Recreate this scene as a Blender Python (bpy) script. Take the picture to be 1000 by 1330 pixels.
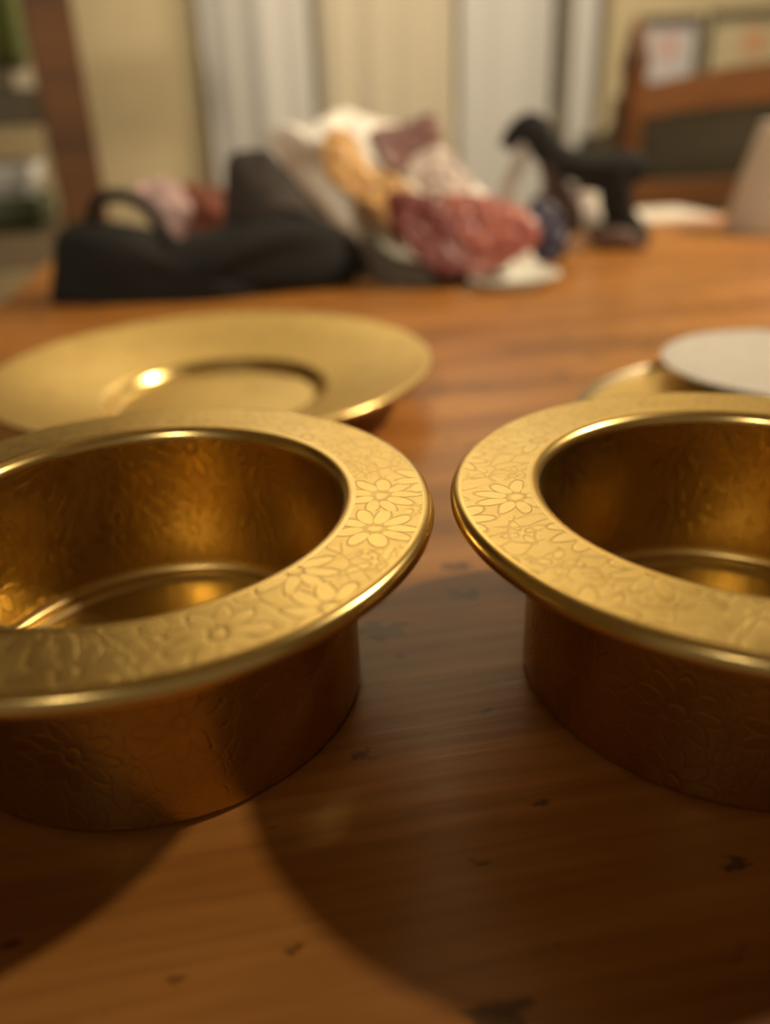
import bpy, bmesh, math, random
from mathutils import Vector, Matrix, noise
random.seed(7)
C = bpy.context.scene
for o in list(bpy.data.objects): bpy.data.objects.remove(o)
PI = math.pi
TZ = 0.75                                   # table top height
# ------------------------------------------------------------------ camera
FPX, PITCH, ROLL, CH = 1047.4, 0.4644, -0.0371, 0.1125
F_ = Vector((0, math.cos(PITCH), -math.sin(PITCH)))
R0 = Vector((1, 0, 0)); U0 = R0.cross(F_)
R_ = R0*math.cos(ROLL) + U0*math.sin(ROLL)
U_ = -R0*math.sin(ROLL) + U0*math.cos(ROLL)
CAM = Vector((0, 0, TZ + CH))
cd = bpy.data.cameras.new('camera'); co = bpy.data.objects.new('camera', cd); C.collection.objects.link(co)
m = Matrix((R_, U_, -F_)).transposed().to_4x4(); m.translation = CAM
co.matrix_world = m
cd.sensor_fit = 'VERTICAL'; cd.sensor_height = 24.0; cd.lens = FPX/1330*24.0
cd.clip_start = 0.005; cd.clip_end = 50
cd.dof.use_dof = True; cd.dof.focus_distance = 0.155
cd.dof.aperture_fstop = (cd.lens/1000)/0.0050
C.camera = co
# ------------------------------------------------------------------ world, lamps, exposure
w = bpy.data.worlds.new('world'); C.world = w; w.use_nodes = True
w.node_tree.nodes['Background'].inputs[0].default_value = (1.0, 0.72, 0.42, 1)
w.node_tree.nodes['Background'].inputs[1].default_value = 0.13
def lamp(name, loc, power, radius, col, aim=None, cone=90, blend=1.0):
    l = bpy.data.lights.new(name, 'SPOT' if aim else 'POINT'); l.energy = power; l.shadow_soft_size = radius; l.color = col
    o = bpy.data.objects.new(name, l); o.location = loc; C.collection.objects.link(o)
    if aim:                                  # spot cone shaped to steer the light towards aim; no lampshade seen
        l.spot_size = math.radians(cone); l.spot_blend = blend
        o.rotation_euler = (Vector(aim)-Vector(loc)).to_track_quat('-Z', 'Y').to_euler()
    return o
lamp('side_lamp', (1.08, 0.58, TZ+1.10), 112, 0.04, (1.0, 0.80, 0.55), (0.10, 0.98, TZ), 88)
lamp('wall_fill', (0.05, 1.15, TZ+1.50), 135, 0.10, (1.0, 0.86, 0.64), (0.15, 2.10, TZ+1.15), 120)  # added unseen spot, washes the back wall to brighten it
lamp('background_fill', (-0.38, -0.95, TZ+1.05), 95, 0.07, (1.0, 0.84, 0.62), (0.12, 1.30, TZ+.22), 50)  # added unseen fill from behind the camera, aimed at the background things
C.view_settings.view_transform = 'Standard'; C.view_settings.look = 'None'
C.view_settings.gamma = 1; C.view_settings.use_curve_mapping = False
C.view_settings.exposure = 0.0

def at(u, v, Y):                            # the point at distance Y (metres ahead) seen at u, v
    d = F_*FPX + R_*(u-500) + U_*(665-v)
    return CAM + d*(Y/d.y)
def ontable(u, v, z=0.0):
    d = F_*FPX + R_*(u-500) + U_*(665-v)
    return CAM + d*((z-CH)/d.z)
# ------------------------------------------------------------------ materials
def new_mat(name):
    mt = bpy.data.materials.new(name); mt.use_nodes = True
    return mt, mt.node_tree, mt.node_tree.nodes['Principled BSDF']
def simple(name, col, rough=0.6, metal=0.0, var=0.12, scale=40, bump=0.15, spec=0.5, bdist=0.002, **kw):
    mt, nt, p = new_mat(name)
    tc = nt.nodes.new('ShaderNodeTexCoord'); n = nt.nodes.new('ShaderNodeTexNoise')
    n.inputs['Scale'].default_value = scale; n.inputs['Detail'].default_value = 5
    nt.links.new(tc.outputs['Object'], n.inputs['Vector'])
    r = nt.nodes.new('ShaderNodeValToRGB')
    r.color_ramp.elements[0].position = .3; r.color_ramp.elements[1].position = .7
    r.color_ramp.elements[0].color = [c*(1-var) for c in col]+[1]
    r.color_ramp.elements[1].color = [min(1, c*(1+var)) for c in col]+[1]
    nt.links.new(n.outputs[0], r.inputs[0]); nt.links.new(r.outputs[0], p.inputs['Base Color'])
    b = nt.nodes.new('ShaderNodeBump'); b.inputs['Strength'].default_value = bump; b.inputs['Distance'].default_value = bdist
    nt.links.new(n.outputs[0], b.inputs['Height']); nt.links.new(b.outputs[0], p.inputs['Normal'])
    p.inputs['Roughness'].default_value = rough; p.inputs['Metallic'].default_value = metal
    p.inputs['Specular IOR Level'].default_value = spec
    for k, v in kw.items(): p.inputs[k.replace('_', ' ')].default_value = v
    return mt
def wood(name, c0, c1, c2, rough=0.35, marks=False, scl=1.0):
    mt, nt, p = new_mat(name); N = nt.nodes.new; L = nt.links.new
    tc = N('ShaderNodeTexCoord'); mp = N('ShaderNodeMapping'); mp.inputs['Scale'].default_value = (2.2*scl, 26*scl, 26*scl)
    L(tc.outputs['Object'], mp.inputs[0])
    n1 = N('ShaderNodeTexNoise'); n1.inputs['Scale'].default_value = 1.3; n1.inputs['Detail'].default_value = 7; n1.inputs['Distortion'].default_value = 0.6
    L(mp.outputs[0], n1.inputs['Vector'])
    r = N('ShaderNodeValToRGB'); e = r.color_ramp.elements
    e[0].position = .32; e[0].color = (*c0, 1); e[1].position = .68; e[1].color = (*c2, 1)
    k = e.new(.47); k.color = (*c1, 1)
    L(n1.outputs[0], r.inputs[0])
    mp2 = N('ShaderNodeMapping'); mp2.inputs['Scale'].default_value = (14*scl, 320*scl, 320*scl); L(tc.outputs['Object'], mp2.inputs[0])
    n2 = N('ShaderNodeTexNoise'); n2.inputs['Scale'].default_value = 1.0; n2.inputs['Detail'].default_value = 4
    L(mp2.outputs[0], n2.inputs['Vector'])
    mx = N('ShaderNodeMix'); mx.data_type = 'RGBA'; mx.blend_type = 'MULTIPLY'; mx.inputs[0].default_value = .55
    r2 = N('ShaderNodeValToRGB'); r2.color_ramp.elements[0].position = .3; r2.color_ramp.elements[1].position = .62
    r2.color_ramp.elements[0].color = (.55, .5, .45, 1); r2.color_ramp.elements[1].color = (1, 1, 1, 1)
    L(n2.outputs[0], r2.inputs[0]); L(r.outputs[0], mx.inputs[6]); L(r2.outputs[0], mx.inputs[7])
    out = mx.outputs[2]
    if marks:                               # knots, dents and dark specks that belong to the board
        mp3 = N('ShaderNodeMapping'); mp3.inputs['Scale'].default_value = (26, 48, 48); L(tc.outputs['Object'], mp3.inputs[0])
        nd = N('ShaderNodeTexNoise'); nd.inputs['Scale'].default_value = 3.0; nd.inputs['Detail'].default_value = 3; L(mp3.outputs[0], nd.inputs['Vector'])
        ad = N('ShaderNodeMix'); ad.data_type = 'VECTOR'; ad.inputs[0].default_value = .18
        L(mp3.outputs[0], ad.inputs[4]); L(nd.outputs[1], ad.inputs[5])
        vo = N('ShaderNodeTexVoronoi'); vo.voronoi_dimensions = '2D'; vo.inputs['Scale'].default_value = 1.6
        L(ad.outputs[1], vo.inputs['Vector'])
        sx = N('ShaderNodeSeparateColor'); L(vo.outputs['Color'], sx.inputs[0])
        mr = N('ShaderNodeMapRange'); mr.inputs[1].default_value = .35; mr.inputs[2].default_value = 1.0; mr.inputs[3].default_value = 0; mr.inputs[4].default_value = .19
        L(sx.outputs[0], mr.inputs[0])
        lt = N('ShaderNodeMath'); lt.operation = 'SUBTRACT'; L(mr.outputs[0], lt.inputs[0]); L(vo.outputs['Distance'], lt.inputs[1])
        sn = N('ShaderNodeTexNoise'); sn.inputs['Scale'].default_value = 9; sn.inputs['Detail'].default_value = 6; L(mp3.outputs[0], sn.inputs['Vector'])
        sm = N('ShaderNodeMath'); sm.operation = 'MULTIPLY_ADD'; L(sn.outputs[0], sm.inputs[0]); sm.inputs[1].default_value = .55; sm.inputs[2].default_value = -.30
        sa = N('ShaderNodeMath'); sa.operation = 'SUBTRACT'; L(lt.outputs[0], sa.inputs[0]); L(sm.outputs[0], sa.inputs[1]); lt = sa
        m2 = N('ShaderNodeMapRange'); m2.inputs[1].default_value = 0; m2.inputs[2].default_value = .07; m2.inputs[3].default_value = 0; m2.inputs[4].default_value = .75
        L(lt.outputs[0], m2.inputs[0])
        mm = N('ShaderNodeMix'); mm.data_type = 'RGBA'; L(m2.outputs[0], mm.inputs[0]); L(out, mm.inputs[6]); mm.inputs[7].default_value = (.03, .012, .003, 1)
        # broad dark heart-wood streaks
        mp4 = N('ShaderNodeMapping'); mp4.inputs['Scale'].default_value = (3.2, 15, 15); L(tc.outputs['Object'], mp4.inputs[0])
        n4 = N('ShaderNodeTexNoise'); n4.inputs['Scale'].default_value = 1; n4.inputs['Detail'].default_value = 3; n4.inputs['Distortion'].default_value = 1.0
        L(mp4.outputs[0], n4.inputs['Vector'])
        m4 = N('ShaderNodeMapRange'); m4.inputs[1].default_value = .50; m4.inputs[2].default_value = .68; m4.inputs[3].default_value = 0; m4.inputs[4].default_value = .48
        L(n4.outputs[0], m4.inputs[0])
        ms = N('ShaderNodeMix'); ms.data_type = 'RGBA'; L(m4.outputs[0], ms.inputs[0]); L(mm.outputs[2], ms.inputs[6]); ms.inputs[7].default_value = (*[c*.5 for c in c0], 1)
        out = ms.outputs[2]
    L(out, p.inputs['Base Color'])
    b = N('ShaderNodeBump'); b.inputs['Strength'].default_value = .18; b.inputs['Distance'].default_value = .0006
    L(n2.outputs[0], b.inputs['Height']); L(b.outputs[0], p.inputs['Normal'])
    p.inputs['Roughness'].default_value = rough
    return mt

def embossed(name, col, dark, rough, strength=0.5, seed=0.0, metal=1.0):
    """Gold sheet with an all-over relief of daisies and small leaves. UV is in centimetres."""
    mt, nt, p = new_mat(name); N = nt.nodes.new; L = nt.links.new
    def M(op, a, b=None, c=None):
        n = N('ShaderNodeMath'); n.operation = op
        for i, x in enumerate((a, b, c)):
            if x is None: continue
            if isinstance(x, (int, float)): n.inputs[i].default_value = x
            else: L(x, n.inputs[i])
        return n.outputs[0]
    def SS(x, lo, hi, a=0.0, b=1.0):
        n = N('ShaderNodeMapRange'); n.interpolation_type = 'SMOOTHSTEP'
        n.inputs[1].default_value = lo; n.inputs[2].default_value = hi; n.inputs[3].default_value = a; n.inputs[4].default_value = b
        L(x, n.inputs[0]); return n.outputs[0]
    uv = N('ShaderNodeUVMap'); uv.uv_map = 'UVMap'
    wob = N('ShaderNodeTexNoise'); wob.inputs['Scale'].default_value = 1.1; wob.inputs['Detail'].default_value = 1
    mp = N('ShaderNodeMapping'); mp.inputs['Location'].default_value = (seed, seed*.7, 0); L(uv.outputs[0], mp.inputs[0]); L(mp.outputs[0], wob.inputs['Vector'])
    wv = N('ShaderNodeVectorMath'); wv.operation = 'MULTIPLY_ADD'; L(wob.outputs[1], wv.inputs[0]); wv.inputs[1].default_value = (.30, .30, 0); L(mp.outputs[0], wv.inputs[2])
    def flowers(scale, n, Rf, rnd):
        v = N('ShaderNodeTexVoronoi'); v.voronoi_dimensions = '2D'; v.inputs['Scale'].default_value = scale; v.inputs['Randomness'].default_value = rnd
        L(wv.outputs[0], v.inputs['Vector'])
        s = N('ShaderNodeVectorMath'); s.operation = 'SUBTRACT'; L(wv.outputs[0], s.inputs[0]); L(v.outputs['Position'], s.inputs[1])
        x = N('ShaderNodeSeparateXYZ'); L(s.outputs[0], x.inputs[0])
        cc = N('ShaderNodeSeparateColor'); L(v.outputs['Color'], cc.inputs[0])
        r = M('SQRT', M('ADD', M('MULTIPLY', x.outputs[0], x.outputs[0]), M('MULTIPLY', x.outputs[1], x.outputs[1])))
        th = M('ARCTAN2', x.outputs[1], x.outputs[0])
        ph = M('SUBTRACT', M('FRACT', M('ADD', M('MULTIPLY', th, n/(2*PI)), M('ADD', cc.outputs[0], 8.0))), .5)
        ac = M('MULTIPLY', M('MULTIPLY', ph, 2*PI/n), r)
        e = M('SQRT', M('ADD', M('POWER', M('DIVIDE', M('SUBTRACT', r, .60*Rf), .40*Rf), 2.0), M('POWER', M('DIVIDE', ac, .19*Rf), 2.0)))
        core = SS(r, .10*Rf, .16*Rf, 1.0, 0.0)
        body = SS(e, .80, 1.02, 1.0, 0.0)
        edge = M('MULTIPLY', SS(e, .80, .98), SS(e, 1.0, 1.22, 1.0, 0.0))
        inside = SS(r, Rf*.98, Rf*1.12, 1.0, 0.0)
        return M('MAXIMUM', body, core), edge, inside
    fh, fe, fi = flowers(.52, 9, .80, .45)
    lh, le, li = flowers(1.25, 4, .44, .9)
    # veined ground between the flowers
    vd = N('ShaderNodeTexVoronoi'); vd.voronoi_dimensions = '2D'; vd.feature = 'DISTANCE_TO_EDGE'; vd.inputs['Scale'].default_value = 2.6
    sq = N('ShaderNodeMapping'); sq.inputs['Scale'].default_value = (1, .6, 1); sq.inputs['Rotation'].default_value = (0, 0, .5); L(wv.outputs[0], sq.inputs[0]); L(sq.outputs[0], vd.inputs['Vector'])
    vein = SS(vd.outputs['Distance'], .02, .09, 1.0, 0.0)
    inv = M('SUBTRACT', 1.0, fi)
    groove = M('MAXIMUM', fe, M('MULTIPLY', inv, M('MAXIMUM', le, M('MULTIPLY', vein, .75))))
    raised = M('MAXIMUM', fh, M('MULTIPLY', M('MULTIPLY', inv, lh), .8))
    h = M('SUBTRACT', M('MULTIPLY', raised, .45), groove)
    fine = N('ShaderNodeTexNoise'); fine.inputs['Scale'].default_value = 14; fine.inputs['Detail'].default_value = 3; L(mp.outputs[0], fine.inputs['Vector'])
    h = M('ADD', h, M('MULTIPLY', fine.outputs[0], .35))
    b = N('ShaderNodeBump'); b.inputs['Strength'].default_value = strength; b.inputs['Distance'].default_value = .00022
    L(h, b.inputs['Height']); L(b.outputs[0], p.inputs['Normal'])
    wear = N('ShaderNodeTexNoise'); wear.inputs['Scale'].default_value = .8; wear.inputs['Detail'].default_value = 4; L(mp.outputs[0], wear.inputs['Vector'])
    mx = N('ShaderNodeMix'); mx.data_type = 'RGBA'; mx.inputs[6].default_value = (*col, 1); mx.inputs[7].default_value = (*dark, 1)
    L(M('ADD', M('MULTIPLY', groove, .38 if metal and seed == 0 else .22), SS(wear.outputs[0], .5, .8, 0, .35)), mx.inputs[0])
    L(mx.outputs[2], p.inputs['Base Color'])
    L(M('ADD', M('MULTIPLY', raised, -.05), rough), p.inputs['Roughness'])
    p.inputs['Metallic'].default_value = metal
    return mt

GOLD = (.90, .70, .28); GDARK = (.50, .32, .11)
M_ = {
 'gold_emb': embossed('embossed_gold', GOLD, GDARK, .38, .22),
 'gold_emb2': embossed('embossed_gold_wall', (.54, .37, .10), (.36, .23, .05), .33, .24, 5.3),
 'gold': simple('smooth_gold', (.90, .68, .27), .24, 1.0, .05, 90, .05, bdist=.0003),
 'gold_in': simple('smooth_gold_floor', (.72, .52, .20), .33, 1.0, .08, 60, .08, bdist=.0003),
 'silver': simple('silver_metal', (.88, .88, .86), .30, .45, .06, 120, 1.0, bdist=.0009),
 'table': wood('table_wood', (.24, .088, .016), (.44, .180, .036), (.58, .26, .065), .34, True),
 'chair': wood('chair_wood', (.075, .027, .005), (.13, .048, .009), (.17, .065, .014), .5),
 'shelf': wood('dark_shelf_wood', (.060, .021, .003), (.095, .035, .004), (.12, .045, .006), .65),
 'floor': wood('floor_wood', (.08, .035, .012), (.13, .06, .02), (.17, .08, .03), .5),
 'wall': simple('wall_paint', (.60, .49, .29), .85, 0, .03, 12, .1),
 'ceil': simple('ceiling_paint', (.62, .55, .42), .9, 0, .02, 12, .1),
 'curt': simple('white_curtain_cloth', (.58, .56, .52), .9, 0, .04, 200, .2),
 'curt2': simple('beige_curtain_cloth', (.56, .49, .36), .9, 0, .05, 200, .2),
 'black': simple('black_cloth', (.0045, .004, .003), .9, 0, .3, 90, .5),
 'charcoal': simple('charcoal_cloth', (.030, .022, .017), .8, 0, .3, 60, .5),
 'rod': simple('dark_metal', (.05, .04, .03), .4, .8),
 'paper': simple('white_paper', (.72, .67, .58), .8, 0, .05, 40, .1),
}
def film(name, col, clear):
    mt, nt, p = new_mat(name)
    p.inputs['Base Color'].default_value = (*col, 1); p.inputs['Roughness'].default_value = .3
    tr = nt.nodes.new('ShaderNodeBsdfTransparent'); mx = nt.nodes.new('ShaderNodeMixShader')
    n = nt.nodes.new('ShaderNodeTexNoise'); n.inputs['Scale'].default_value = 22
    tc = nt.nodes.new('ShaderNodeTexCoord'); nt.links.new(tc.outputs['Object'], n.inputs['Vector'])
    mr = nt.nodes.new('ShaderNodeMapRange'); mr.inputs[1].default_value = .35; mr.inputs[2].default_value = .65
    mr.inputs[3].default_value = max(0, clear-.2); mr.inputs[4].default_value = min(1, clear+.2)
    nt.links.new(n.outputs[0], mr.inputs[0]); nt.links.new(mr.outputs[0], mx.inputs[0])
    nt.links.new(p.outputs[0], mx.inputs[1]); nt.links.new(tr.outputs[0], mx.inputs[2])
    nt.links.new(mx.outputs[0], nt.nodes['Material Output'].inputs[0])
    return mt
# ------------------------------------------------------------------ builders
def tag(o, label=None, cat=None, group=None, kind=None):
    if label: o['label'] = label
    if cat: o['category'] = cat
    if group: o['group'] = group
    if kind: o['kind'] = kind
    return o
def empty(name, loc, label, cat, rz=0, group=None):
    o = bpy.data.objects.new(name, None); C.collection.objects.link(o); o.empty_display_size = .02
    o.location = loc; o.rotation_euler = (0, 0, rz); return tag(o, label, cat, group)
def obj(name, bm, mat, parent=None, loc=(0, 0, 0), smooth=False, rz=0):
    bmesh.ops.recalc_face_normals(bm, faces=bm.faces[:]) if not getattr(bm, '_keep', False) else None
    me = bpy.data.meshes.new(name); bm.to_mesh(me); bm.free()
    me.materials.append(mat)
    if smooth:
        for p in me.polygons: p.use_smooth = True
    o = bpy.data.objects.new(name, me); C.collection.objects.link(o); o.location = loc; o.rotation_euler = (0, 0, rz)
    if parent: o.parent = parent
    return o
def box(bm, x0, x1, y0, y1, z0, z1, bev=0.0):
    r = bmesh.ops.create_cube(bm, size=1)
    vs = r['verts']
    bmesh.ops.scale(bm, verts=vs, vec=(x1-x0, y1-y0, z1-z0))
    bmesh.ops.translate(bm, verts=vs, vec=((x0+x1)/2, (y0+y1)/2, (z0+z1)/2))
    if bev:
        es = list({e for v in vs for e in v.link_edges})
        bmesh.ops.bevel(bm, geom=es, offset=bev, segments=2, affect='EDGES')
    return bm
def B(*a, **k): return box(bmesh.new(), *a, **k)
def tube(bm, pts, rad, seg=12, flat=1.0):
    pts = [Vector(p) for p in pts]; rings = []
    for i, p in enumerate(pts):
        t = (pts[min(i+1, len(pts)-1)]-pts[max(i-1, 0)]).normalized()
        a = t.cross(Vector((0, 0, 1)));
        if a.length < .05: a = t.cross(Vector((0, 1, 0)))
        a.normalize(); b = t.cross(a)
        rr = rad[i] if isinstance(rad, (list, tuple)) else rad
        rings.append([bm.verts.new(p + a*math.cos(2*PI*k/seg)*rr*flat + b*math.sin(2*PI*k/seg)*rr) for k in range(seg)])
    for A, Bq in zip(rings, rings[1:]):
        for k in range(seg): bm.faces.new((A[k], A[(k+1) % seg], Bq[(k+1) % seg], Bq[k]))
    bm.faces.new(rings[0][::-1]); bm.faces.new(rings[-1])
    return bm
def spline(pts, n=8, closed=False):
    pts = [Vector(p) for p in pts]; out = []; N = len(pts)
    rng = range(N) if closed else range(N-1)
    for i in rng:
        g = lambda j: pts[j % N] if closed else pts[min(max(j, 0), N-1)]
        p0, p1, p2, p3 = g(i-1), g(i), g(i+1), g(i+2)
        for k in range(n):
            t = k/n
            out.append(.5*((2*p1)+(p2-p0)*t+(2*p0-5*p1+4*p2-p3)*t*t+(3*p1-p0-3*p2+p3)*t**3))
    if not closed: out.append(pts[-1])
    return out
def lathe(prof, seg=192, planar=False):
    """Revolve (r, z) in cm; UV in cm: planar for flat rims, unrolled for walls."""
    bm = bmesh.new(); uvl = bm.loops.layers.uv.new('UVMap'); rings = []; arc = [0]
    for a, b in zip(prof, prof[1:]): arc.append(arc[-1]+math.hypot(b[0]-a[0], b[1]-a[1]))
    for r, z in prof:
        if r < 1e-6: rings.append([bm.verts.new((0, 0, z/100))]); continue
        rings.append([bm.verts.new((r*math.cos(2*PI*k/seg)/100, r*math.sin(2*PI*k/seg)/100, z/100)) for k in range(seg)])
    def uvp(i, k):
        r = prof[i][0]; th = 2*PI*k/seg
        return (r*math.cos(th), r*math.sin(th)) if planar else (th*4.2, arc[i])
    for i in range(len(prof)-1):
        A, Bq = rings[i], rings[i+1]
        for k in range(seg):
            k2 = (k+1) % seg
            if len(A) == 1 and len(Bq) == 1: continue
            if len(Bq) == 1: f = bm.faces.new((A[k], A[k2], Bq[0])); uvs = [uvp(i, k), uvp(i, k+1), uvp(i+1, k)]
            elif len(A) == 1: f = bm.faces.new((A[0], Bq[k2], Bq[k])); uvs = [uvp(i, k), uvp(i+1, k+1), uvp(i+1, k)]
            else: f = bm.faces.new((A[k], A[k2], Bq[k2], Bq[k])); uvs = [uvp(i, k), uvp(i, k+1), uvp(i+1, k+1), uvp(i+1, k)]
            for l, u in zip(f.loops, uvs): l[uvl].uv = u
    return bm
def arc2(cx, cy, r, a0, a1, n=8):
    return [(cx+r*math.cos(math.radians(a0+(a1-a0)*i/n)), cy+r*math.sin(math.radians(a0+(a1-a0)*i/n))) for i in range(n+1)]
def pillow(outline, thick, crumple=.004, freq=25, seed=0, rings=14, n=6, origin=None, floor=TZ+.0006, back=None, front=None, sharp=False):
    """Soft body inflated on a closed 3-D outline: real thickness to the front and to the back."""
    P = spline(outline, n, True); c = sum(P, Vector())/len(P)
    nrm = Vector()
    for a, b in zip(P, P[1:]+P[:1]): nrm += (a-c).cross(b-c)
    nrm.normalize()
    if nrm.y > 0: nrm = -nrm                 # towards the near side
    org = origin or Vector((c.x, c.y, floor)); bm = bmesh.new(); K = len(P)
    def disp(q, s): 
        v = noise.noise_vector(q*freq+Vector((seed, seed*2, s)))
        r = abs(noise.noise(q*freq*.7+Vector((seed, 3, seed))))
        if sharp:                            # foil: flat facets meeting in sharp creases
            k = q*freq*1.6+Vector((seed*3, s, seed))
            d, _p = noise.voronoi(k); r2 = d[1]-d[0]
            return v*crumple*.6 + nrm*(s*crumple*(1.5*min(r2, .6)+1.2*(r-.2)))
        return v*crumple + nrm*(s*crumple*2*(r-.2))
    def mk(q, s):
        q = q+disp(q, s); q.z = max(q.z, floor); return bm.verts.new(q-org)
    rim = [mk(p, 0) for p in P]
    for s, th in ((1, front or thick), (-1, back or thick)):
        prev = rim
        for j in range(1, rings):
            rho = math.cos(j/rings*PI/2)
            h = th*math.sin(j/rings*PI/2)**.8
            cur = [mk(c+(p-c)*rho+nrm*s*h, s) for p in P]
            for k in range(K):
                f = (prev[k], prev[(k+1) % K], cur[(k+1) % K], cur[k]); bm.faces.new(f if s > 0 else f[::-1])
            prev = cur
        top = mk(c+nrm*s*th, s)
        for k in range(K):
            f = (prev[k], prev[(k+1) % K], top); bm.faces.new(f if s > 0 else f[::-1])
    return bm, org
def soft(name, outline, thick, mat, label=None, cat=None, parent=None, group=None, **k):
    if parent is not None: k['origin'] = parent.location.copy()
    bm, org = pillow(outline, thick, **k)
    o = obj(name, bm, mat, parent, (0, 0, 0) if parent is not None else org, smooth=True)
    return tag(o, label, cat, group)
# ------------------------------------------------------------------ the room
X0, X1, Y0, Y1, ZC = -1.9, 2.3, -1.5, 2.10, 2.45
def struct(name, bm, mat): return tag(obj(name, bm, mat), kind='structure')
fl = struct('floor', B(X0, X1, Y0, Y1, -.05, 0), M_['floor'])
struct('ceiling', B(X0, X1, Y0, Y1, ZC, ZC+.05), M_['ceil'])
struct('wall_back', B(X0-.05, X1+.05, Y1, Y1+.08, 0, ZC), M_['wall'])
struct('wall_left', B(X0-.08, X0, Y0, Y1, 0, ZC), M_['wall'])
struct('wall_right', B(X1, X1+.08, Y0, Y1, 0, ZC), M_['wall'])
struct('baseboard_back', B(X0, X1, Y1-.015, Y1, 0, .11, bev=.003), M_['curt'])
# ------------------------------------------------------------------ the table
TR = math.radians(9.6)
tb = empty('wooden_table', (0, 0, 0), 'long orange-brown wooden table with dark grain streaks and small knots', 'table', TR)
# local frame turned 9.6 degrees: grain runs along its x
c_, s_ = math.cos(TR), math.sin(TR)
def tl(x, y): return (x*c_+y*s_, -x*s_+y*c_)
lx = tl(-.290, .72)[0]; ly = tl(.33, .905)[1]
LX, RX, NY, FY = lx, lx+1.75, ly-1.12, ly
obj('tabletop', B(LX, RX, NY, FY, TZ-.032, TZ, bev=.004), M_['table'], tb)
ap = bmesh.new()
for a in ((LX+.06, RX-.06, FY-.08, FY-.06), (LX+.06, RX-.06, NY+.06, NY+.08), (LX+.06, LX+.08, NY+.06, FY-.06), (RX-.08, RX-.06, NY+.06, FY-.06)):
    box(ap, *a, TZ-.12, TZ-.0325)
obj('apron', ap, M_['table'], tb)
for sx in (LX+.04, RX-.11):
    for sy in (NY+.04, FY-.11):
        lg = bmesh.new(); tube(lg, [(sx+.035, sy+.035, 0), (sx+.035, sy+.035, .3), (sx+.035, sy+.035, TZ-.033)], [.022, .030, .038], 16)
        obj('leg', lg, M_['table'], tb, smooth=True)
# ------------------------------------------------------------------ the gold bowls
def make_bowl(loc, label, rot=0):
    t = empty('gold_bowl', loc, label, 'bowl', rot, 'gold flanged bowls')
    H = 4.40
    obj('rim', lathe([(4.40+i*(5.72-4.40)/14, 4.42-.03*(i/14)) for i in range(15)], planar=True), M_['gold_emb'], t, smooth=True)
    obj('rolled_edge', lathe(arc2(5.72, 4.19, .20, 90, 20, 6)[0:]+arc2(5.80, 4.16, .14, 15, -150, 12)+[(5.60, 4.22), (5.0, 4.30), (4.42, 4.30), (4.30, 4.20)]), M_['gold'], t, smooth=True)
    obj('lip', lathe([(4.40, 4.42)]+arc2(4.34, 4.16, .26, 90, 180, 10)), M_['gold'], t, smooth=True)
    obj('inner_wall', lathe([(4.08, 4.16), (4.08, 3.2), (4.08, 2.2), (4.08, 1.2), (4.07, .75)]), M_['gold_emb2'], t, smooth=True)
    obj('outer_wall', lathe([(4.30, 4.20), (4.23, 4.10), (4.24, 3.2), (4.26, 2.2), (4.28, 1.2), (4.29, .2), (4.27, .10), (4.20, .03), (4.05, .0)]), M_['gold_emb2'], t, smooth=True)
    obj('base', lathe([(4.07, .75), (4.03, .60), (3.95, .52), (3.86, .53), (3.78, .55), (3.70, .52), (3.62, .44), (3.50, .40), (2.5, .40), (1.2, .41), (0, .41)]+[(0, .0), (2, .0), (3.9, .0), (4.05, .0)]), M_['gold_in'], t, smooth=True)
    return t
LB, RB = (-.04961, .14437), (.07253, .14267)
make_bowl((LB[0], LB[1], TZ), 'gold wide-rimmed bowl on the left, embossed with daisies, in front of the gold plate', .4)
make_bowl((RB[0], RB[1], TZ), 'gold wide-rimmed bowl on the right, embossed with flowers, in front of the silver saucer', 2.1)
# ------------------------------------------------------------------ gold plate, gold saucer, silver saucer
pl = empty('gold_plate', (-.0705, .336, TZ), 'large round gold plate with raised rim behind the left bowl', 'plate', .9)
obj('rim', lathe([(4.85, .66), (5.6, .84), (7.0, 1.24), (8.2, 1.60), (9.15, 1.88)], planar=True), M_['gold_emb'], pl, smooth=True)
obj('well', lathe([(0, .20), (2.5, .20), (3.7, .18), (4.15, .18)], planar=True), M_['gold_emb'], pl, smooth=True)
obj('well_step', lathe([(4.15, .18), (4.26, .19), (4.36, .25), (4.44, .34), (4.51, .44), (4.59, .54), (4.70, .61), (4.85, .66)]), M_['gold'], pl, smooth=True)
obj('rolled_edge', lathe([(9.15, 1.88)]+arc2(9.20, 1.77, .11, 80, -120, 10)+[(8.0, 1.40), (7, 1.10), (5.6, .70), (4.9, .45), (4.6, .08), (4.4, .0), (0, .0)]), M_['gold'], pl, smooth=True)
sc = empty('gold_saucer', (.160, .262, TZ), 'thin round gold saucer lying beneath the silver dish behind the right bowl', 'saucer', .2)
obj('disc', lathe([(0, .60), (5.0, .60), (7.4, .60), (8.9, .62)], planar=True), M_['gold_emb'], sc, smooth=True)
obj('rolled_edge', lathe([(8.9, .62), (8.98, .70)]+arc2(9.12, .68, .15, 120, -100, 10)+[(8.6, .30), (8.0, .05), (7.0, .0), (0, .0)]), simple('grey_brass_edge', (.34, .29, .19), .4, .9, .05, 90, .05), sc, smooth=True)
sv = empty('silver_dish', (.1670, .3215, TZ+.0062), 'shallow round silver dish resting on the thin gold saucer', 'dish', 0)
obj('bowl', lathe([(0, .42), (1.5, .44), (3.0, .54), (4.0, .68), (4.75, .84)], planar=True), M_['silver'], sv, smooth=True)
obj('rim', lathe([(4.75, .84)]+arc2(4.82, .78, .08, 110, -110, 8)+[(4.0, .45), (3.0, .14), (2.2, .0), (0, .0)]), M_['silver'], sv, smooth=True)
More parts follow.
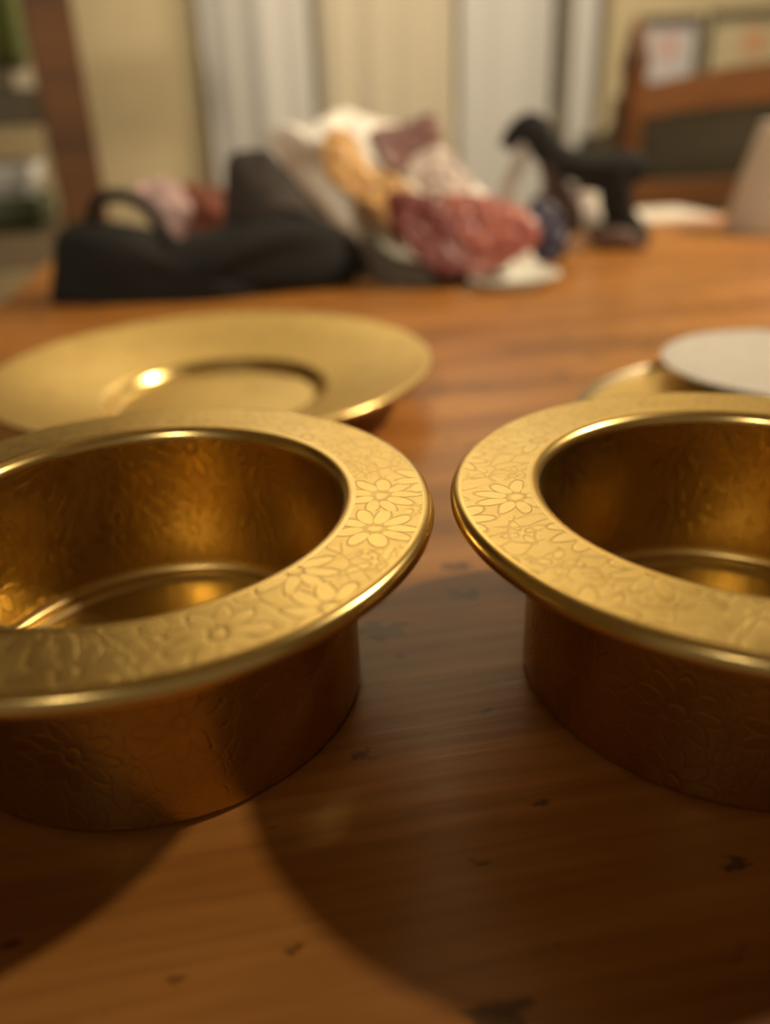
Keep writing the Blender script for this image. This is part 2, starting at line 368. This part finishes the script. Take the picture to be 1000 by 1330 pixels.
# ------------------------------------------------------------------ black bag at the left
bk = empty('black_bag', Vector((-.11, .60, TZ)), 'long slouching black cloth bag lying on the far left of the table', 'bag')
Yb = .575
def A(u, v, Y=Yb): return at(u, v, Y)
soft('body', [A(80, 300), A(135, 292), A(200, 318), A(255, 305), A(330, 290), A(400, 285, .585), A(450, 300, .60), A(474, 335, .605),
              A(455, 366, .605), A(400, 374, .60), A(330, 392, .58), A(250, 402), A(160, 405), A(82, 403), A(72, 350)], .035, M_['black'],
     parent=bk, crumple=.004, freq=22, seed=3)
soft('flap', [A(294, 240, .60), A(297, 206, .60), A(312, 198, .60), A(335, 198, .60), A(356, 200, .60), A(385, 235, .61), A(430, 285, .60), A(465, 325, .605), A(400, 345, .60), A(310, 335, .60), A(292, 280, .60)],
     .020, M_['charcoal'], parent=bk, crumple=.004, freq=30, seed=9)
st = bmesh.new(); tube(st, [p-bk.location for p in spline([A(118, 300), A(126, 262), A(160, 254), A(192, 272), A(212, 300), A(228, 320)], 6)], .0042, 8, 1.6)
obj('handle', st, M_['black'], bk, smooth=True)
tag(bk.children[1] if False else bk, None)
# patterned cloth behind the bag
pk = empty('patterned_pouch', Vector((-.13, .66, TZ)), 'small pink, white and red patterned cloth pouch lying behind the black bag', 'pouch')
Yp = .655
soft('pink_cloth', [A(178, 240, Yp), A(205, 232, Yp), A(232, 245, Yp), A(250, 275, Yp), A(235, 320, Yp), A(205, 320, Yp), A(190, 270, Yp)], .014,
     simple('pink_white_print', (.42, .28, .26), .8, 0, .5, 70, .3), parent=pk, crumple=.006, freq=50, seed=1)
soft('red_cloth', [A(236, 250, Yp+.01), A(262, 243, Yp+.01), A(292, 250, Yp+.01), A(300, 285, Yp+.01), A(285, 320, Yp+.01), A(245, 320, Yp+.01)], .014,
     simple('red_brown_print', (.16, .045, .022), .8, 0, .5, 70, .3), parent=pk, crumple=.005, freq=50, seed=2)
# ------------------------------------------------------------------ plastic bag with packets
pb = empty('plastic_bag', Vector((.06, .66, TZ)), 'crumpled whitish plastic bag leaning behind the colourful packets', 'bag')
soft('film', [A(352, 178, .70), A(395, 166, .70), A(450, 150, .72), A(500, 170, .72), A(545, 180, .72), A(600, 240, .70), A(680, 290, .68), A(712, 330, .66),
              A(690, 360, .62), A(600, 366, .605), A(530, 362, .61), A(486, 350, .655), A(454, 305, .70), A(398, 240, .715)], .022,
     film('cloudy_film', (.92, .88, .78), .04), parent=pb, crumple=.008, freq=26, seed=4, rings=24, n=9, sharp=True)
soft('clear_corner', [A(478, 305, .655), A(505, 330, .62), A(560, 350, .585), A(620, 365, .58), A(612, 392, .575), A(540, 392, .572), A(495, 384, .592), A(474, 352, .635)], .020,
     film('grey_film', (.10, .08, .06), .2), parent=pb, crumple=.005, freq=30, seed=6)
def pack(name, pts, Y, col, label, cat='packet', th=.006, rough=.45, seed=0, var=.15, mat=None, group='packets on the plastic bag', cr=.0055):
    return soft(name, [A(u, v, Y + (v-300)*-.00022) for u, v in pts], th, mat or simple(name+'_foil', col, rough, 0, var, 60, .3), label, cat,
                crumple=cr, freq=40, seed=seed, group=group, sharp=True, rings=20, n=9)
pack('snack_packet', [(424, 175), (440, 168), (462, 180), (478, 215), (520, 235), (548, 262), (540, 290), (505, 296), (478, 268), (440, 245), (420, 215)], .592, (.60, .35, .13),
     'orange crumpled packet on the left of the white plastic bag', seed=11)
pack('snack_packet', [(478, 172), (510, 165), (540, 158), (566, 152), (570, 185), (548, 205), (528, 218), (515, 225), (490, 205)], .635, (.20, .10, .085),
     'dull purple packet standing at the top of the plastic bag', seed=12, var=.4)
pack('paper_card', [(536, 205), (566, 190), (592, 212), (614, 240), (590, 258), (556, 250), (536, 232)], .610, (.56, .46, .40),
     'pinkish white card between the purple and the red packets', 'card', seed=13)
pack('snack_packet', [(502, 250), (535, 252), (568, 262), (590, 290), (604, 350), (575, 356), (540, 335), (512, 300)], .575, (.15, .03, .026),
     'dark maroon packet under the orange one', seed=14)
pack('snack_packet', [(572, 262), (608, 252), (650, 262), (690, 280), (700, 312), (672, 335), (640, 350), (606, 356), (586, 310)], .577, (.33, .10, .075),
     'shiny pink-red packet beside the dark maroon one', seed=15, rough=.3, var=.22)
pack('snack_packet', [(692, 258), (716, 262), (734, 290), (732, 330), (712, 342), (694, 330), (684, 295)], .600, (.030, .024, .050),
     'small navy blue packet standing at the right end of the bag', seed=16)
tr = empty('foam_tray', ontable(668, 372), 'pale shallow foam tray under the pink-red packet', 'tray', .25)
bmr = lathe([(0, .20), (2.6, .22), (3.2, .7), (3.7, .85), (3.8, .78), (3.3, .45), (2.8, .0), (0, .0)], 64)
bmesh.ops.scale(bmr, verts=bmr.verts[:], vec=(.86, .62, 1)); obj('tray_body', bmr, simple('foam_white', (.62, .62, .54), .7), tr, smooth=True)
# ------------------------------------------------------------------ black straps, tissue, papers
Ys = .70
sk = empty('black_strap_bundle', Vector((.18, .72, TZ)), 'black strap-like bundle arching over the table at the right of the packets', 'strap')
b1 = bmesh.new()
def S(u, v, Y=Ys): return A(u, v, Y)-sk.location
tube(b1, spline([S(655, 192), S(672, 172), S(692, 168), S(706, 188), S(726, 208), S(768, 218), S(812, 216), S(832, 222)], 6), [.005+.007*min(1, i/10) for i in range(43)], 12, .9)
obj('upper_strap', b1, M_['black'], sk, smooth=True)
b2 = bmesh.new(); tube(b2, spline([S(802, 214), S(800, 245), S(803, 275, .705), S(818, 300, .708), S(828, 312, .712)], 6), [.013, .013]+[.0125]*22+[.011], 12, 1.1)
obj('hanging_strap', b2, M_['black'], sk, smooth=True)
b3 = bmesh.new(); tube(b3, spline([S(712, 205), S(718, 230), S(728, 252), S(745, 285)], 6), .0085, 12, 1.1)
obj('short_strap', b3, simple('brown_black', (.035, .02, .013), .7), sk, smooth=True)
b4 = bmesh.new(); tube(b4, spline([S(682, 190), S(672, 215), S(660, 240), S(654, 268)], 6), [.005]*19, 10, 1.5)
obj('grey_lining', b4, simple('grey_lining', (.34, .29, .25), .7), sk, smooth=True)
soft('paper_tissue', [A(742, 262, .735), A(762, 250, .735), A(785, 262, .735), A(792, 290, .735), A(775, 304, .735), A(748, 300, .735)], .014,
     simple('tissue', (.62, .56, .48), .8), 'small crumpled white tissue beneath the black strap', 'tissue', crumple=.004, freq=60, seed=21)
soft('leather_case', [A(765, 297, .70), A(790, 292, .70), A(815, 296, .70), A(838, 312, .70), A(836, 326, .70), A(800, 326, .70), A(770, 318, .70)], .010,
     simple('brown_leather', (.075, .032, .018), .6), 'small dark brown leather case at the foot of the black strap', 'case', crumple=.002, seed=22)
soft('purple_cloth', [A(706, 240, .725), A(735, 238, .725), A(752, 262, .725), A(748, 300, .72), A(722, 310, .715), A(706, 285, .72)], .010,
     simple('dusky_cloth', (.17, .11, .10), .8, 0, .3), 'dusky purple-brown cloth folded under the black strap', 'cloth', crumple=.004, seed=23)
pp = ontable(868, 282); 
sh = tag(obj('paper_sheet', B(-.055, .035, -.035, .05, 0, .004, bev=.001), M_['paper'], None, (pp.x, pp.y, TZ), rz=.15),
         'flat white paper sheets near the far table edge', 'paper')
pq = ontable(918, 287)
tag(obj('paper_note', B(-.02, .02, -.014, .014, 0, .002, bev=.0006), simple('pink_paper', (.62, .36, .26), .8), None, (pq.x+.004, pq.y, TZ), rz=-.2),
    'small pinkish paper scrap beside the white sheets', 'paper')
# ------------------------------------------------------------------ ribbed glass
gb = ontable(1010, 300)
gl = bmesh.new(); seg = 96; prof = [(.0, .0), (4.3, .0), (4.45, .3), (4.2, 2.5), (3.7, 5.0), (3.1, 7.6), (2.7, 8.9), (2.5, 9.1), (2.3, 8.9), (2.9, 7.2), (3.6, 4.2), (4.0, .9), (0, .8)]
gl = lathe(prof, seg)
for v in gl.verts:
    r = math.hypot(v.co.x, v.co.y)
    if r > .02:
        a = math.atan2(v.co.y, v.co.x); k = 1+.05*math.cos(16*a+v.co.z*60)
        v.co.x *= k; v.co.y *= k
gm, gnt, gp = new_mat('milky_glass'); gp.inputs['Base Color'].default_value = (.80, .70, .58, 1); gp.inputs['Roughness'].default_value = .35
gp.inputs['Transmission Weight'].default_value = .45; gp.inputs['IOR'].default_value = 1.45
gt = tag(obj('glass_tumbler', gl, gm, None, (gb.x, gb.y, TZ), smooth=True), 'cloudy ribbed glass tumbler upside down at the right edge of the table', 'glass')
# ------------------------------------------------------------------ far chair
YC = 1.03
cp = at(819, 150, YC)
ch = empty('dining_chair', (cp.x, YC, 0), 'brown wooden chair with a pointed back post and curved crest rail behind the table', 'chair', math.radians(4))
W = .42
top = at(821, 22, YC).z
def post(x):
    bmq = bmesh.new()
    tube(bmq, [(x, .03, 0), (x, .0, .45), (x, 0, top-.055), (x, 0, top-.045), (x, 0, top-.03), (x, 0, top-.012), (x, 0, top)], [.014, .016, .0135, .016, .012, .009, .003], 16)
    return bmq
for x in (0, W): obj('back_post', post(x), M_['chair'], ch, smooth=True)
def rail(z0, z1, arch, th=.018):
    bmq = bmesh.new(); n = 20; R = []
    for i in range(n+1):
        t = i/n; x = .010+t*(W-.020); z = arch*math.sin(PI*t); y = .012*math.sin(PI*t)
        R.append([bmq.verts.new((x, y+s, zz)) for s, zz in ((-th/2, z0+z*.6), (th/2, z0+z*.6), (th/2, z1+z), (-th/2, z1+z))])
    for a, b in zip(R, R[1:]):
        for k in range(4): bmq.faces.new((a[k], a[(k+1) % 4], b[(k+1) % 4], b[k]))
    bmq.faces.new(R[0]); bmq.faces.new(R[-1][::-1]); return bmq
z1a, z1b = at(850, 152, YC).z, at(835, 112, YC).z
obj('crest_rail', rail(z1a, z1b, .022), M_['chair'], ch)
z2a, z2b = at(880, 268, YC).z, at(880, 236, YC).z
obj('lower_rail', rail(z2a, z2b, .0), M_['chair'], ch)
obj('seat', B(-.01, W+.01, -.40, .0, .43, .455, bev=.006), M_['chair'], ch)
for x in (.01, W-.01):
    q = bmesh.new(); tube(q, [(x, -.37, 0), (x, -.37, .43)], [.014, .018], 14); obj('front_leg', q, M_['chair'], ch, smooth=True)
# dark armchair behind it
Ya = 1.30
al = at(776, 160, Ya); ar = empty('armchair', (al.x, Ya, 0), 'dark olive upholstered armchair behind the wooden chair', 'armchair')
olive = simple('olive_upholstery', (.030, .021, .007), .9, 0, .2, 60, .4)
zt = at(790, 128, Ya).z
def rbox(name, *a, bev=.03):
    bmq = B(*a); bmesh.ops.bevel(bmq, geom=bmq.edges[:], offset=bev, segments=5, affect='EDGES'); return obj(name, bmq, olive, ar, smooth=True)
rbox('backrest', .0, .78, 0, .16, .30, zt, bev=.05)
rbox('seat_cushion', .10, .68, .15, .55, .30, .44)
rbox('armrest', .0, .105, .10, .58, .08, .56)
rbox('armrest', .675, .78, .10, .58, .08, .56)
for x in (.06, .72):
    for y in (.08, .52):
        q = bmesh.new(); tube(q, [(x, y, 0), (x, y, .30 if y < .3 else .09)], [.015, .02], 10); obj('foot', q, M_['chair'], ar)
# ------------------------------------------------------------------ curtains
YW = 2.03
def curtain(u0, u1, nf, mat, label, ph=0, amp=.009, Y=YW):
    a = at(u0, 60, Y).x; b = at(u1, 60, Y).x; bmq = bmesh.new(); n = nf*12; rows = 10; V = []
    for side in (0, 1):
        G = []
        for j in range(rows+1):
            z = .04 + (2.16-.04)*j/rows
            G.append([bmq.verts.new(((i/n-.5)*(b-a)*(1+.02*math.sin(z*3)), amp*math.sin(2*PI*nf*i/n+ph+.3*math.sin(z*2+i*.1))*(1-.3*j/rows)+amp*.4*math.sin(7*i/n+ph)+side*.003, z)) for i in range(n+1)])
        V.append(G)
    for s, G in enumerate(V):
        for j in range(rows):
            for i in range(n):
                f = (G[j][i], G[j][i+1], G[j+1][i+1], G[j+1][i]); bmq.faces.new(f if not s else f[::-1])
    for j in range(rows):
        for i in (0, n): bmq.faces.new((V[0][j][i], V[1][j][i], V[1][j+1][i], V[0][j+1][i]))
    for i in range(n):
        for j in (0, rows): bmq.faces.new((V[0][j][i], V[1][j][i], V[1][j][i+1], V[0][j][i+1]))
    return tag(obj('curtain', bmq, mat, None, ((a+b)/2, Y, 0), smooth=True), label, 'curtain', 'curtains along the back wall')
curtain(262, 402, 3, M_['curt'], 'white curtain panel beside the bare beige wall, leftmost of the curtains', .5)
curtain(415, 592, 4, M_['curt2'], 'beige curtain panel with many narrow folds behind the plastic bag', 1.4)
curtain(598, 718, 2, M_['curt'], 'white curtain panel right of the beige one, above the black strap', 2.2, .007)
curtain(744, 780, 1, M_['curt'], 'narrow white curtain strip nearest the pictures and the chair', .2, .010)
ra = at(240, 60, YW).x; rb = at(800, 60, YW).x
rd = bmesh.new(); tube(rd, [(ra, 0, 0), (rb, 0, 0)], .012, 12); rdo = tag(obj('curtain_rod', rd, M_['rod'], None, (0, YW, 2.18), smooth=True), 'dark metal curtain rod above the curtains', 'curtain rod')
for x in (ra+.02, rb-.02):
    obj('bracket', B(x-.008, x+.008, 0, Y1-YW, -.008, .008), M_['rod'], rdo)
# added dark backing that gives the curtain gaps their shade; no window is seen
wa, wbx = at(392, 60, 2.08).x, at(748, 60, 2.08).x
wn = empty('dark_gap_backing', ((wa+wbx)/2, Y1, .80), None, None); wn['kind'] = 'structure'
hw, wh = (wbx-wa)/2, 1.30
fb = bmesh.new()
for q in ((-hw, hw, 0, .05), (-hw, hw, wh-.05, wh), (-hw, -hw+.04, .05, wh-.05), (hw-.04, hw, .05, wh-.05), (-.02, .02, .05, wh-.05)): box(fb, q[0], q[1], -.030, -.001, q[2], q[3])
obj('backing_frame', fb, simple('backing_frame_tone', (.20, .17, .12), .6), wn)
gap_dark = simple('gap_shade_dark', (.05, .04, .025), .15)
for q in ((-hw+.04, -.02), (.02, hw-.04)): obj('backing_sheet', B(q[0], q[1], -.012, -.004, .05, wh-.05), gap_dark, wn)
# ------------------------------------------------------------------ pictures
def picture(u0, v0, u1, v1, paper, blot, label, fr=.006):
    a = at(u0, v0, 2.09); b = at(u1, v1, 2.09); wd, hh = b.x-a.x, a.z-b.z
    t = empty('picture_frame', ((a.x+b.x)/2, Y1, b.z), label, 'picture', 0, 'framed pictures on the back wall')
    bmq = bmesh.new()
    for q in ((-wd/2, wd/2, hh-fr*1.6, hh), (-wd/2, wd/2, 0, fr), (-wd/2, -wd/2+fr, fr, hh-fr*1.6), (wd/2-fr, wd/2, fr, hh-fr*1.6)): box(bmq, q[0], q[1], -.022, -.002, q[2], q[3])
    obj('frame', bmq, simple('dark_frame', (.10, .08, .06), .5), t)
    mt, nt, p = new_mat(label[:12]+'_print')
    N = nt.nodes.new; L = nt.links.new; tc = N('ShaderNodeTexCoord'); mp = N('ShaderNodeMapping')
    mp.inputs['Location'].default_value = (-.1, 0, -.55*hh/.04*.04/.04*1.0); mp.inputs['Scale'].default_value = (1/.04, 1/.04, 1/.04)
    L(tc.outputs['Object'], mp.inputs[0]); g = N('ShaderNodeTexGradient'); g.gradient_type = 'SPHERICAL'; L(mp.outputs[0], g.inputs[0])
    mx = N('ShaderNodeMix'); mx.data_type = 'RGBA'; L(g.outputs[0], mx.inputs[0]); mx.inputs[6].default_value = (*paper, 1); mx.inputs[7].default_value = (*blot, 1)
    L(mx.outputs[2], p.inputs['Base Color']); p.inputs['Roughness'].default_value = .7
    obj('print', B(-wd/2+fr, wd/2-fr, -.010, -.004, fr, hh-fr*1.6), mt, t)
picture(828, 22, 900, 108, (.66, .62, .60), (.75, .35, .28), 'small white picture with a faint pink motif, left of the two on the wall')
picture(922, 14, 1030, 104, (.66, .56, .34), (.80, .25, .10), 'larger cream picture with an orange motif at the right edge of the photo')
# ------------------------------------------------------------------ shelf unit at the left
YS = .95
pr = at(118, 150, YS).x; plx = at(58, 150, YS).x
su = empty('shelf_unit', (pr, YS, 0), 'open brown wooden shelf unit standing beyond the left end of the table', 'shelf', math.radians(19))
pw = pr-plx; SW = .80; SD = .26
for x in (-pw, -SW):
    for y in (0, SD):
        obj('post', B(x, x+pw, y, y+.03, 0, 1.62, bev=.003), M_['shelf'], su)
sz1 = at(20, 150, YS).z; sz2 = at(20, 334, YS).z
for z in (.12, sz2, sz1, sz1+.34, 1.58):
    obj('shelf_board', B(-SW+.001, -pw*.5, .031 if False else .004, SD+.026, z-.010, z+.024, bev=.002), simple('shelf_board_paint', (.045, .035, .015), .6) if abs(z-sz1) < .01 else (simple('shelf_board_light', (.15, .11, .06), .6) if abs(z-sz2) < .01 else M_['shelf']), su)
def on_shelf(x, y, z):
    a = math.radians(19); return (su.location.x+x*math.cos(a)-y*math.sin(a), su.location.y+x*math.sin(a)+y*math.cos(a), z+.0245)
bx = tag(obj('storage_box', B(-.11, .11, -.08, .08, 0, .022, bev=.003), simple('grey_card', (.40, .36, .28), .7), None, on_shelf(-pw-.125, .12, sz1)),
         'flat light grey box lying on the upper shelf at the left edge', 'box')
gpt = empty('green_jar', (bx.location.x+.066, bx.location.y+.01, bx.location.z+.0225), 'olive green jar standing on the flat grey box', 'jar')
grn = simple('green_glaze', (.13, .16, .045), .4)
obj('jar_body', lathe([(0, 0), (5.0, 0), (5.8, 1.5), (6.2, 6), (5.8, 10), (4.4, 12.5), (3.6, 13.2), (3.6, 14), (0, 14)], 48), grn, gpt, smooth=True)
obj('lid', lathe([(0, 14.1), (4.0, 14.1), (4.1, 14.8), (2.5, 15.6), (.8, 16), (.7, 17), (0, 17.2)], 48), grn, gpt, smooth=True)
gc = empty('green_crock', on_shelf(-pw-.070, .12, sz2), 'dark grey-green crock on the lower shelf', 'crock')
obj('crock_body', lathe([(0, 0), (5.2, 0), (5.9, .6), (6.4, 2.0), (6.5, 3.6), (6.2, 3.6), (6.0, 2.2), (5.4, .9), (0, .8)], 48), simple('dark_green', (.075, .085, .045), .5), gc, smooth=True)
wb = tag(obj('white_bowl', lathe([(0, 0), (2.6, 0), (3.0, .5), (4.6, 2.2), (5.6, 4.2), (6.1, 6.2), (5.8, 6.2), (5.2, 4.2), (4.2, 2.5), (2.0, .9), (0, .7)], 48), simple('white_china', (.62, .62, .58), .3), None,
             (gc.location.x, gc.location.y, gc.location.z+.0085), smooth=True), 'small white china bowl set inside the green crock', 'bowl')
